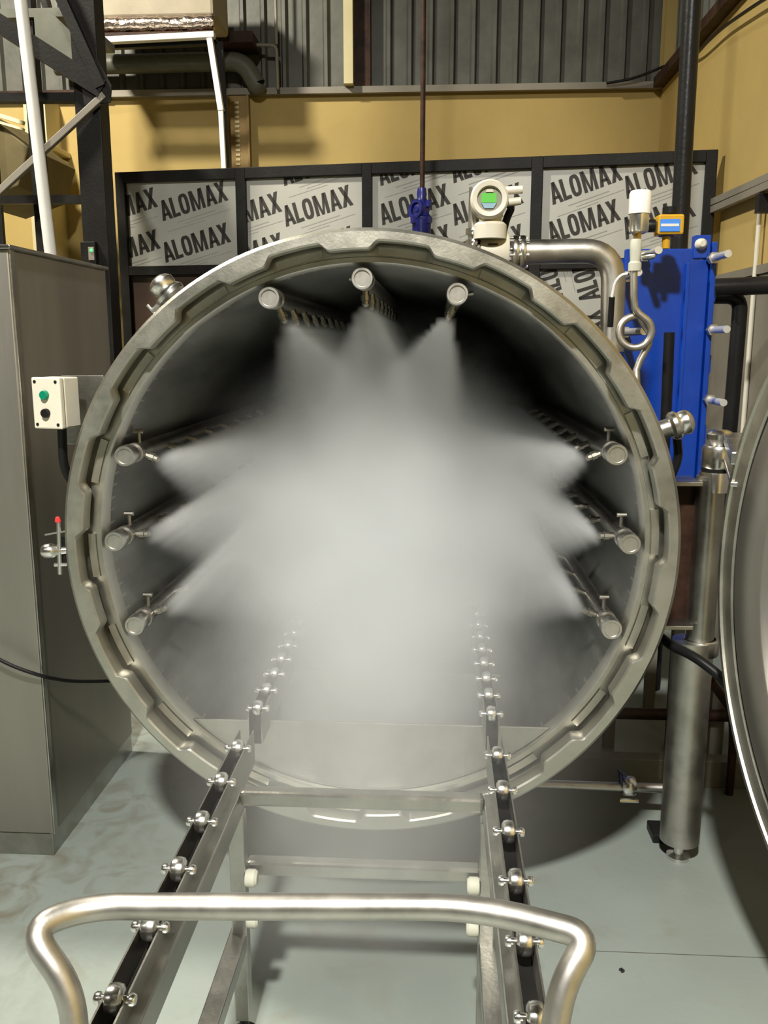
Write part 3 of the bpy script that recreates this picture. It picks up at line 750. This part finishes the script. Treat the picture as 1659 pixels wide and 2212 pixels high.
obj('display', MB().box((hc.x-s, hc.y-.009, hc.z-s*.42), (hc.x+s*.9, hc.y-.005, hc.z+s*.72)), 'lcd', fm, smooth=0)
obj('key_label', MB().prism([(-s, -.0), (s*.9, 0), (s*.5, -s*.62), (-s*.6, -s*.62)], hc+V((0, -.007, -s*.48)), (1, 0, 0), (0, 0, 1), (0, -1, 0), 0, .003), 'lightblue', fm, smooth=0)
obj('brand_plate', MB().prism([(-s*.5, 0), (s*.5, 0), (s*.35, s*.3), (-s*.35, s*.3)], hc+V((0, -.007, s*.85)), (1, 0, 0), (0, 0, 1), (0, -1, 0), 0, .003), 'cream', fm, smooth=0)
obj('neck', MB().lathe([(.035, F_(0, 500).z), (.035, F_(0, 486).z), (.040, F_(0, 480).z), (.030, F_(0, 462).z)], (F_(1057, 480).x, yf-.05, 0), (0, 0, 1), 24).lathe([(0, F_(0, 528).z), (.052, F_(0, 528).z), (.052, F_(0, 500).z), (.044, F_(0, 494).z), (0, F_(0, 494).z)], (F_(1057, 480).x, yf-.05, 0), (0, 0, 1), 28), 'cream', fm)
xa, xb = F_(1036, 540).x, F_(1098, 540).x
obj('meter_body', MB().lathe([(0, 0), (.062, 0), (.066, .006), (.066, xb-xa-.006), (.062, xb-xa), (0, xb-xa)], (xa, yf, F_(1060, 548).z), (1, 0, 0), 36), 'cream', fm)
obj('name_stripe', MB().box((F_(1052, 540).x, yf-.0675, F_(0, 541).z), (F_(1072, 540).x, yf-.065, F_(0, 537).z)), 'ink', fm, smooth=0)
obj('vent_port', MB().lathe([(0, 0), (.010, 0), (.012, .004), (.012, .055), (0, .055)], F_(1090, 412, -.06), (1, 0, .05), 16).lathe([(0, 0), (.010, 0), (.012, .004), (.012, .05), (0, .05)], F_(1090, 438, -.06), (1, 0, .1), 16), 'cream', fm)
obj('stand_rod', MB().tube([F_(1024, 405, -.02), F_(1021, 525, -.02)], .016, 14), 'satin', fm)
for py in (500, 524):
    obj('rod_clamp', MB().lathe([(0.016, -.008), (.024, -.008), (.024, .008), (.016, .008)], F_(1022, py, -.02), (0, 0, 1), 16).lathe([(0, 0), (.011, 0), (.011, .014), (0, .018)], F_(1024, py, -.045), (0, -1, 0), 12), 'polish', fm)
pts = [F_(1096, 440, -.04), F_(1106, 448, -.02), F_(1095, 470, 0), F_(1086, 505, 0), F_(1082, 525, .02)]
tag(obj('cable', MB().tube(round_path(pts, .04), .012, 10), 'black', smooth=60), 'curved black cable leaving the back of the flow meter head', 'cable')

# ================================================================== PLATE HEAT EXCHANGER
yh = 3.25
Hh = lambda px, py, d=0: aty(px, py, yh+d)
hx = thing('plate_heat_exchanger', (Hh(1430, 800).x, yh+.25, 0), 'blue plate heat exchanger with long silver tie bolts beside the retort', 'heat exchanger')
xl, xr = Hh(1338, 780).x, Hh(1516, 780).x
zt_, zb_ = Hh(1420, 538).z, .66
def edge(sgn, x, dep, zs):
    out = []
    for zc in zs:
        out += [(x, zc-.07), (x-sgn*dep, zc-.035), (x-sgn*dep, zc+.035), (x, zc+.07)]
    return out
bz = [Hh(1530, 556).z-.02, Hh(1530, 713).z, Hh(1530, 866).z, 1.0]
zs = sorted(bz)
poly = [(xl, zb_), (xr, zb_)] + [p for p in edge(1, xr, .0, zs)] + [(xr, zt_)] + [(xl, zt_)]
obj('front_plate', MB().box((xl, yh-.012, zb_), (xr, yh+.013, zt_)), 'blue', hx, smooth=0, bevel=.004)
obj('edge_flange', MB().box((xr+.001, yh-.03, zb_+.02), (xr+.02, yh+.03, zt_+.02)), 'blue', hx, smooth=0, bevel=.003)
obj('edge_flange', MB().box((Hh(1470, 700).x, yh-.035, zb_+.02), (Hh(1478, 700).x, yh-.014, zt_-.05)), 'blue', hx, smooth=0, bevel=.002)
tz0, tz1 = Hh(1515, 540).z, Hh(1515, 509).z
obj('top_tab', MB().box((Hh(1497, 520).x, yh-.02, tz0-.03), (Hh(1533, 520).x, yh+.02, tz1)), 'blue', hx, smooth=0, bevel=.003)
tb = Hh(1513, 528, -.02)
obj('tab_bolt', MB().lathe([(0, .03), (.010, .03), (.018, .02), (.020, .0), (0, 0)], tb, (0, -1, 0), 18), 'cream', hx)
# packed plates, each with waved edges
for i in range(14):
    y = yh+.03+i*.022; mbx = MB(); xo = .018+.012*(i % 2)
    poly = [(xl-.01, zb_+.05)] + [(xr-.012, zb_+.05)]
    nz_ = 40
    for j in range(nz_+1):
        z = zb_+.05+(zt_-.03-zb_-.05)*j/nz_
        dmin = min(abs(z-q_) for q_ in bz)
        poly.append((xr+xo+.03*min(1, max(0, (dmin-.05)/.04))-.012, z))
    poly.append((xl-.01, zt_-.03))
    obj('exchanger_plate', mbx.prism(poly, (0, y, 0), (1, 0, 0), (0, 0, 1), (0, 1, 0), 0, .016), 'blue', hx, smooth=0)
obj('rear_plate', MB().box((xl, yh+.36, zb_), (xr+.03, yh+.39, zt_)), 'blue', hx, smooth=0, bevel=.003)
def tie(px, py, ln=.21):
    c = Hh(px, py)
    tb_ = obj('tie_bolt', MB().tube([c+V((0, .34, 0)), c+V((0, -ln, 0))], .0125, 12), 'zinc', hx, smooth=40)
    obj('nut', MB().lathe([(0, 0), (.021, 0), (.021, .028), (0, .028)], c+V((0, -.03, 0)), (0, -1, 0), 6), 'satin', tb_, smooth=0)
for px, py in ((1533, 560), (1531, 713), (1525, 862), (1385, 556), (1344, 718), (1345, 600)): tie(px, py, .2 if px > 1400 else (.34 if py > 650 else .25))
for x in (xl+.03, xr-.02):
    for y in (yh, yh+.37):
        obj('stand_leg', MB().box((x-.02, y-.02, 0), (x+.02, y+.02, zb_)), 'wains', hx, smooth=0)
# black pipe stub in front of the exchanger
a, b = Hh(1446, 718, -.12), Hh(1437, 935, -.12)
obj('black_handle', MB().tube([a, b, b+V((0, 0, -.3)), b+V((0, .11, -.36))], .018, 16), 'black', hx, smooth=50)
# digital indicator
yi = 3.0
I_ = lambda px, py, d=0: aty(px, py, yi+d)
di = thing('digital_indicator', I_(1446, 540), 'amber digital indicator with blue screen above the blue heat exchanger', 'indicator')
i0, i1 = I_(1418, 508), I_(1476, 464)
obj('case', MB().box((i0.x, yi-.02, i0.z), (i1.x, yi+.05, i1.z)), 'amber', di, smooth=0, bevel=.006)
j0, j1 = I_(1425, 500, -.022), I_(1470, 473, -.022)
obj('screen', MB().box((j0.x, yi-.024, j0.z), (j1.x, yi-.019, j1.z)), 'lcdblue', di, smooth=0)
j0, j1 = I_(1428, 489, -.025), I_(1467, 483, -.025)
obj('readout_line', MB().box((j0.x, yi-.026, j0.z), (j1.x, yi-.0235, j1.z)), 'white', di, smooth=0)
xk = I_(1441, 520).x
obj('collar', MB().lathe([(0, I_(0, 520).z), (.024, I_(0, 520).z), (.024, I_(0, 508).z), (0, I_(0, 508).z)], (xk, yi+.015, 0), (0, 0, 1), 24), 'blue', di)
obj('neck', MB().lathe([(0, I_(0, 545).z), (.012, I_(0, 545).z), (.013, I_(0, 520).z), (0, I_(0, 520).z)], (xk, yi+.015, 0), (0, 0, 1), 20), 'amber', di)
obj('side_gland', MB().lathe([(0, 0), (.020, 0), (.020, .03), (.014, .04), (0, .04)], I_(1414, 488, .01), (-1, 0, 0), 20), 'black', di)
obj('rear_knob', MB().lathe([(0, 0), (.024, 0), (.024, .02), (0, .024)], I_(1447, 462, .02), (0, 0, 1), 20), 'black', di)

# ================================================================== BLACK PIPES ON THE RIGHT
yv = 3.86
tag(obj('standpipe', MB().tube([aty(1499, -60, yv), aty(1480, 270, yv), aty(1465, 560, yv), V((aty(1465, 560, yv).x, yv, 0))], .036, 18), 'blackpipe', smooth=60), 'tall dark vertical pipe rising in front of the partition at right', 'pipe')
yk = 3.74
bpp = thing('black_pipe', aty(1600, 620, yk), 'thick horizontal black pipe with a bend going down right of the blue heat exchanger', 'pipe')
obj('run', MB().tube([aty(1530, 622, yk), aty(1659, 616, yk-.03), V((XR, yk-.04, aty(1700, 614, yk-.04).z))], .036, 18), 'blackpipe', bpp, smooth=60)
pe = round_path([aty(1535, 640, yk+.06), aty(1600, 640, yk+.06), aty(1594, 720, yk+.06), aty(1570, 1000, yk+.06), aty(1568, 1110, yk+.06)], .11, 8)
obj('branch', MB().tube(pe, .031, 18), 'blackpipe', bpp, smooth=60)
# conduit + cable tray on the right wall
a, b = atx(1644, 420, XR-.03), atx(1612, 700, XR-.03)
tag(obj('conduit', MB().tube([V((XR-.03, a.y, a.z)), V((XR-.03, a.y, .02))], .011, 10), 'cream', smooth=60), 'thin cream conduit running down the right wall under the tray', 'conduit')
ctr_ = thing('cable_tray', (XR-.06, 4.5, 2.2), 'sloping grey cable tray along the yellow right wall', 'cable tray')
for dy in (0, 18):
    a, b = atx(1540, 437+dy*.9, XR-.05), atx(1700, 366+dy, XR-.05)
    obj('side_rail', MB().bar(a, b, .03, .035), 'wains', ctr_, smooth=0, bevel=.003)
ta, tb2 = atx(1540, 445, XR-.04), atx(1700, 375, XR-.04)
obj('tray_bed', MB().bar(ta, tb2, .02, .03), 'wains', ctr_, smooth=0)
wl_ = atx(1651, 415, XR-.04)
obj('wall_bracket', MB().box((XR-.07, wl_.y-.03, wl_.z-.09), (XR, wl_.y+.02, wl_.z-.01)), 'dark', ctr_, smooth=0)
# wire along the ledge in the right corner
w = [aty(1310, 180, 6.4), aty(1370, 170, 6.38), aty(1430, 145, 6.36), atx(1500, 118, XR-.05), atx(1560, 60, XR-.05), atx(1640, 5, XR-.05), atx(1700, -30, XR-.05)]
tag(obj('wire', MB().tube(round_path(w, .15), .009, 8), 'black', smooth=60), 'thin dark wire looping off the ledge in the right corner', 'wire')

# ================================================================== ROD WITH BLUE VALVE
yr = 4.4
Q = lambda px, py, d=0: aty(px, py, yr+d)
rv = thing('hanging_valve', Q(910, 480), 'dark blue valve at the end of a thin dark rod behind the retort', 'valve')
zt2 = Q(910, 415).z
obj('rod', MB().tube([V((Q(912, 415).x, yr, zt2)), V((Q(912, 415).x, yr, 6.5))], .0125, 10), 'rust', rv, smooth=60)
xq = Q(911, 440).x; yq = yr
obj('body', MB().lathe([(0, Q(0, 500).z-.2), (.045, Q(0, 500).z-.2), (.045, Q(0, 492).z), (.052, Q(0, 486).z), (.052, Q(0, 478).z), (.036, Q(0, 470).z), (.040, Q(0, 455).z), (.030, Q(0, 445).z), (.022, Q(0, 436).z), (.024, Q(0, 428).z), (.020, Q(0, 416).z), (0, Q(0, 412).z)], (xq, yq, 0), (0, 0, 1), 20), 'bluevalve', rv)
obj('hand_wheel', MB().lathe([(.030, -.008), (.046, -.008), (.046, .008), (.030, .008)], Q(899, 452, -.03), (-.7, -.7, .1), 20, close=True).tube([Q(899, 452, -.03), Q(911, 455)], .012, 8), 'bluevalve', rv)
for px, py in ((893, 482), (924, 482), (926, 447)):
    obj('bonnet_bolt', MB().lathe([(0, 0), (.014, 0), (.014, .03), (0, .034)], Q(px, py, -.03), (0, 0, 1), 8), 'bluevalve', rv)
# tarnished floor-standing riser under the valve
obj('riser', MB().tube([V((xq, yq, 0)), V((xq, yq, Q(0, 500).z-.2))], .04, 14), 'bluevalve', rv, smooth=60)

# ================================================================== STEEL PLATFORM (upper left)
yt = 4.25
S = lambda px, py, d=0: aty(px, py, yt+d)
pf = thing('steel_platform', (S(200, 400).x, yt, 0), 'dark steel platform frame with posts and diagonal braces behind the cabinet', 'platform')
def vpost(pxa, pya, w, d, mat='dark'):
    c = S(pxa, pya, d); obj('post', MB().box((c.x-w/2, c.y-w/2, 0), (c.x+w/2, c.y+w/2, 5.4)), mat, pf, smooth=0, bevel=.004)
vpost(206, 350, .118, 0)
vpost(84, 350, .062, .25)
vpost(2, 480, .03, .9)
obj('beam', MB().bar(S(-60, 213), S(186, 212), .05, .038), 'dark', pf, smooth=0)
obj('beam', MB().bar(S(-40, 433, .25), S(190, 431, .1), .05, .038), 'dark', pf, smooth=0)
obj('diagonal_brace', MB().bar(S(-60, 14, -.1), S(224, 196, -.07), .06, .078), 'dark', pf, smooth=0)
obj('diagonal_brace', MB().bar(S(98, -80, -.1), S(220, 190, -.08), .06, .045), 'dark', pf, smooth=0)
obj('diagonal_brace', MB().bar(S(78, -80, .4), S(118, 80, .4), .06, .03), 'dark', pf, smooth=0)
obj('angle_brace', MB().bar(S(-60, 468, -.12), S(226, 205, -.08), .03, .03), 'wains', pf, smooth=0, bevel=.003)
g0 = S(222, 195, -.09)
obj('gusset_plate', MB().prism([(-.09, -.06), (.03, -.05), (.04, .02), (-.02, .13), (-.10, .10)], g0, (1, 0, 0), (0, 0, 1), (0, 1, 0), 0, .012), 'dark', pf, smooth=0)
# deck, with what lies on it
dk = S(90, 105, .5)
obj('deck', MB().box((S(-80, 0).x, yt+.2, S(60, 42, .45).z-.075), (S(120, 0).x, yt+.75, S(60, 42, .45).z-.036)), 'duct', pf, smooth=0)
obj('deck_bracket', MB().prism([(0, 0), (.30, -.22), (.30, -.05), (.08, .16), (0, .16)], S(78, 105, .15), (1, 0, 0), (0, 0, 1), (0, 1, 0), 0, .03), 'duct', pf, smooth=0)
rl = S(60, 45, .3)
roll = thing('conveyor_tube', rl, 'grey steel tube lying on the upper left platform deck', 'tube')
obj('barrel', MB().tube([S(-60, 42, .45), S(88, 40, .45)], .034, 16), 'satin', roll, smooth=60)
obj('end_plug', MB().lathe([(0, 0), (.036, 0), (.036, .02), (0, .028)], S(86, 40, .45), (1, 0, 0), 16), 'polish', roll)
# white leaning pipe
wpz = thing('white_pipe', S(110, 560, -.3), 'white pipe leaning upright in front of the dark platform post', 'pipe')
obj('pipe_run', MB().tube([S(40, -40, -.3), S(112, 570, -.3), S(125, 660, -.3)], .026, 20), 'white', wpz, smooth=60)
# small box with a green lamp on the post
bx = S(197, 548, -.10)
jb = thing('junction_box', bx, 'small dark box with green lamp on the platform post', 'junction box')
obj('case', MB().box((bx.x-.05, bx.y-.0, bx.z-.055), (bx.x+.02, bx.y+.04, bx.z+.055)), 'dark', jb, smooth=0, bevel=.004)
obj('cover_plate', MB().box((bx.x-.012, bx.y-.006, bx.z-.03), (bx.x+.016, bx.y, bx.z+.03)), 'wains', jb, smooth=0, bevel=.002)
obj('lamp_lens', MB().lathe([(0, .006), (.008, .004), (.009, 0)], V((bx.x+.004, bx.y-.006, bx.z+.014)), (0, -1, 0), 14), 'ledgreen', jb)

# white guard rail
yg = 5.66
G = lambda px, py, d=0: aty(px, py, yg+d)
gr = thing('guard_rail', G(470, 360), 'white steel guard rail bent down at its right end', 'guard rail')
obj('top_rail', MB().bar(G(150, 92), G(464, 76), .05, .035), 'white', gr, smooth=0, bevel=.005)
obj('upright', MB().bar(G(452, 74), G(478, 240), .035, .04, up=(0, 1, 0)).bar(G(477, 232), G(486, 400), .03, .03, up=(0, 1, 0)), 'white', gr, smooth=0, bevel=.004)
obj('backing_post', MB().bar(G(474, 92, .06), G(494, 420, .06), .04, .04, up=(0, 1, 0)), 'dark', gr, smooth=0)
obj('mid_rail', MB().bar(G(150, 104, .06), G(470, 92, .06), .04, .03), 'dark', gr, smooth=0)
# beige duct with a foil hem
ydx = 5.78
D_ = lambda px, py, d=0: aty(px, py, ydx+d)
du = thing('air_duct', D_(330, 20), 'beige wrapped air duct with crinkled foil hem at the top left', 'duct')
a, b = D_(150, 40), D_(462, 36)
obj('wrap', MB().box((a.x, ydx, D_(300, 38).z), (b.x, ydx+.4, D_(300, -120).z)), 'tan', du, smooth=0, bevel=.02)
mb = MB(); nn_ = 40; rowsf = 5; rnd = random.Random(3)
vs = []
for i in range(nn_+1):
    for j in range(rowsf):
        x = a.x+(b.x+.01-a.x)*i/nn_; z = D_(300, 72).z+(D_(300, 36).z-D_(300, 72).z)*j/(rowsf-1)
        vs.append((x, ydx-.02-.03*math.sin(math.pi*j/(rowsf-1))+rnd.uniform(-.008, .008), z+rnd.uniform(-.004, .004)))
mb.add(vs, [(i*rowsf+j, (i+1)*rowsf+j, (i+1)*rowsf+j+1, i*rowsf+j+1) for i in range(nn_) for j in range(rowsf-1)])
fo = obj('foil_hem', mb, 'foil', du, smooth=80)
so = fo.modifiers.new('sheet', 'SOLIDIFY'); so.thickness = .004
obj('lower_band', MB().box((a.x, ydx-.025, D_(300, 82).z), (b.x, ydx+.02, D_(300, 72).z)), 'rust', du, smooth=0)
rb = aty(502, 63, 6.1)
tag(obj('steel_block', MB().box((aty(466, 63, 6.24).x, 6.24, aty(500, 76, 6.1).z), (aty(545, 63, 6.24).x, 6.5, aty(500, 50, 6.1).z)), 'rust', smooth=0, bevel=.004), 'red brown steel beam stub beside the beige air duct', 'beam')
# olive pipe with a bend before the cladding
yo = 6.395
O_ = lambda px, py: aty(px, py, yo)
tag(obj('bent_pipe', MB().tube(round_path([O_(120, 142), O_(525, 132), O_(556, 186), V((O_(557, 186).x, yo, ZL+.021))], .25, 8), .062, 20), 'duct', smooth=60), 'thick olive pipe bending down before the corrugated cladding', 'pipe')
# thin conduit on the cladding
tag(obj('conduit', MB().tube(round_path([aty(550, 97, 6.38), aty(597, 98, 6.38), aty(600, 193, 6.38)], .04), .012, 10), 'wains', smooth=60), 'thin grey conduit turning down the cladding right of the duct', 'conduit')
tag(obj('conduit', MB().tube([aty(597, 96, 6.40), aty(594, -60, 6.40)], .011, 10), 'wains', smooth=60), 'thin grey conduit rising up the corrugated cladding', 'conduit')
# perforated vertical tray on the yellow wall
p0, p1 = aty(492, 300, 6.44), aty(540, 300, 6.44)
pt = thing('perforated_tray', (p0.x+.07, 6.44, 1.5), 'brown perforated cable tray fixed upright on the yellow wall', 'cable tray')
obj('tray_back', MB().box((p0.x, 6.44, .8), (p1.x, 6.46, 3.225)), 'ochre', pt, smooth=0)
obj('tray_lip', MB().box((p0.x, 6.42, .8), (p0.x+.012, 6.44, 3.225)), 'ochre', pt, smooth=0)
obj('tray_lip', MB().box((p1.x-.012, 6.42, .8), (p1.x, 6.44, 3.225)), 'ochre', pt, smooth=0)
mb = MB()
for i in range(34): mb.box((p0.x+.055, 6.436, 2.15+i*.031), (p0.x+.085, 6.4395, 2.165+i*.031))
sl = obj('slots', mb, 'yellow2', pt, smooth=0); sl['kind'] = 'stuff'
# olive hood at the far left
yl = 5.4
Lh = lambda px, py: aty(px, py, yl)
h = [Lh(-60, 225), Lh(-60, 440), Lh(40, 402), Lh(62, 318), Lh(20, 285)]
hd = thing('extractor_hood', Lh(0, 330), 'dark olive sloping hood at the far left behind the platform', 'hood')
vs = [tuple(p) for p in h]+[tuple(p+V((0, .7, 0))) for p in h]
obj('hood_skin', MB().add(vs, [(0, 1, 2, 3, 4), (9, 8, 7, 6, 5)]+[(i, (i+1) % 5, (i+1) % 5+5, i+5) for i in range(5)]), 'olive', hd, smooth=0, bevel=.01)
obj('hood_rib', MB().bar(Lh(-60, 232)-V((0, .02, 0)), Lh(55, 268)-V((0, .02, 0)), .03, .022).bar(Lh(-60, 248)-V((0, .02, 0)), Lh(55, 282)-V((0, .02, 0)), .03, .014), 'yellow2', hd, smooth=0)

# ================================================================== LOW PIPEWORK BEHIND, RIGHT
dp = thing('drain_pipe', (.6, 2.85, 0), 'low horizontal drain pipe with clamp valve left of the hinge column', 'pipe')
a, b = atz(1170, 1702, .13), atz(1450, 1696, .13)
yd = (a.y+b.y)/2
obj('run', MB().tube([(CX+.35, yd, .13), (b.x+.05, yd, .13)], .0155, 14), 'satin', dp, smooth=60)
vc_ = aty(1357, 1698, yd)
obj('valve_body', MB().lathe([(0, -.022), (.028, -.022), (.033, -.014), (.033, .014), (.028, .022), (0, .022)], vc_, (1, 0, 0), 24), 'polish', dp)
obj('valve_stem', MB().tube([vc_+V((-.022, 0, 0)), vc_+V((-.026, 0, .055))], .008, 10).bar(vc_+V((-.03, 0, .055)), vc_+V((-.03, -.08, .075)), .014, .006), 'bluevalve', dp, smooth=40)
obj('valve_bolt', MB().tube([vc_+V((-.03, -.02, -.04)), vc_+V((.03, -.02, -.04))], .007, 8), 'polish', dp)
sk = thing('skid_frame', (.75, 3.3, 0), 'grey steel skid rails lying on the floor behind the drain pipe', 'frame')
for px, py, z in ((1350, 1640, .10),):
    q_ = atz(px, py, z)
    obj('skid_rail', MB().box((CX+.45, q_.y, 0), (1.42, q_.y+.06, z)), 'wains', sk, smooth=0, bevel=.003)
q_ = atz(1560, 1546, .18); print('skid', atz(1350,1640,.10), q_)
obj('cross_pipe', MB().tube([(.66, q_.y, .18), (1.42, q_.y, .18)], .022, 12), 'rust', sk, smooth=60)
obj('cross_post', MB().box((1.05, q_.y+.03, 0), (1.10, q_.y+.08, .30)), 'wains', sk, smooth=0)
# black hose from the retort to the door
hs = [aty(1430, 1378, 2.30), aty(1448, 1394, 2.25), aty(1500, 1418, 2.18), aty(1550, 1456, 2.14), aty(1572, 1480, 2.13), aty(1600, 1560, 2.2)]
tag(obj('hose', MB().tube(round_path(hs, .05), .0125, 12), 'black', smooth=60), 'thick black hose crossing from the retort to behind the open door', 'hose')
b0, b1_ = aty(1535, 1470, 2.7), aty(1585, 1592, 2.9)
tag(obj('hose', MB().tube(round_path([b0, b0.lerp(b1_, .5)+V((.03, 0, 0)), b1_, V((b1_.x, b1_.y, .0))], .1), .014, 12), 'rust', smooth=60), 'brown hose dropping to the floor behind the open door', 'hose')
# dark crumb on the floor
cz = atz(1345, 2095, .004)
mb = MB()
for i in range(7):
    c = cz+V((random.uniform(-.008, .008), random.uniform(-.008, .008), 0)); r_ = random.uniform(.002, .004)
    mb.lathe([(0, -r_), (r_*.8, -r_*.5), (r_, 0), (r_*.7, r_*.6), (0, r_)], c, (0, 0, 1), 6)
tag(obj('dirt_crumb', mb, 'black'), 'small dark crumb of dirt on the floor right of the trolley', 'dirt', kind='stuff')
# joint lines in the floor coating
jp0, jp1 = atz(1235, 2051, 0), atz(1700, 2068, 0)
fl_ = bpy.data.objects['floor']
obj('floor_joint', MB().box((jp0.x, 2.053, -.002), (1.5, 2.0555, .0005)), 'duct', fl_, smooth=0)
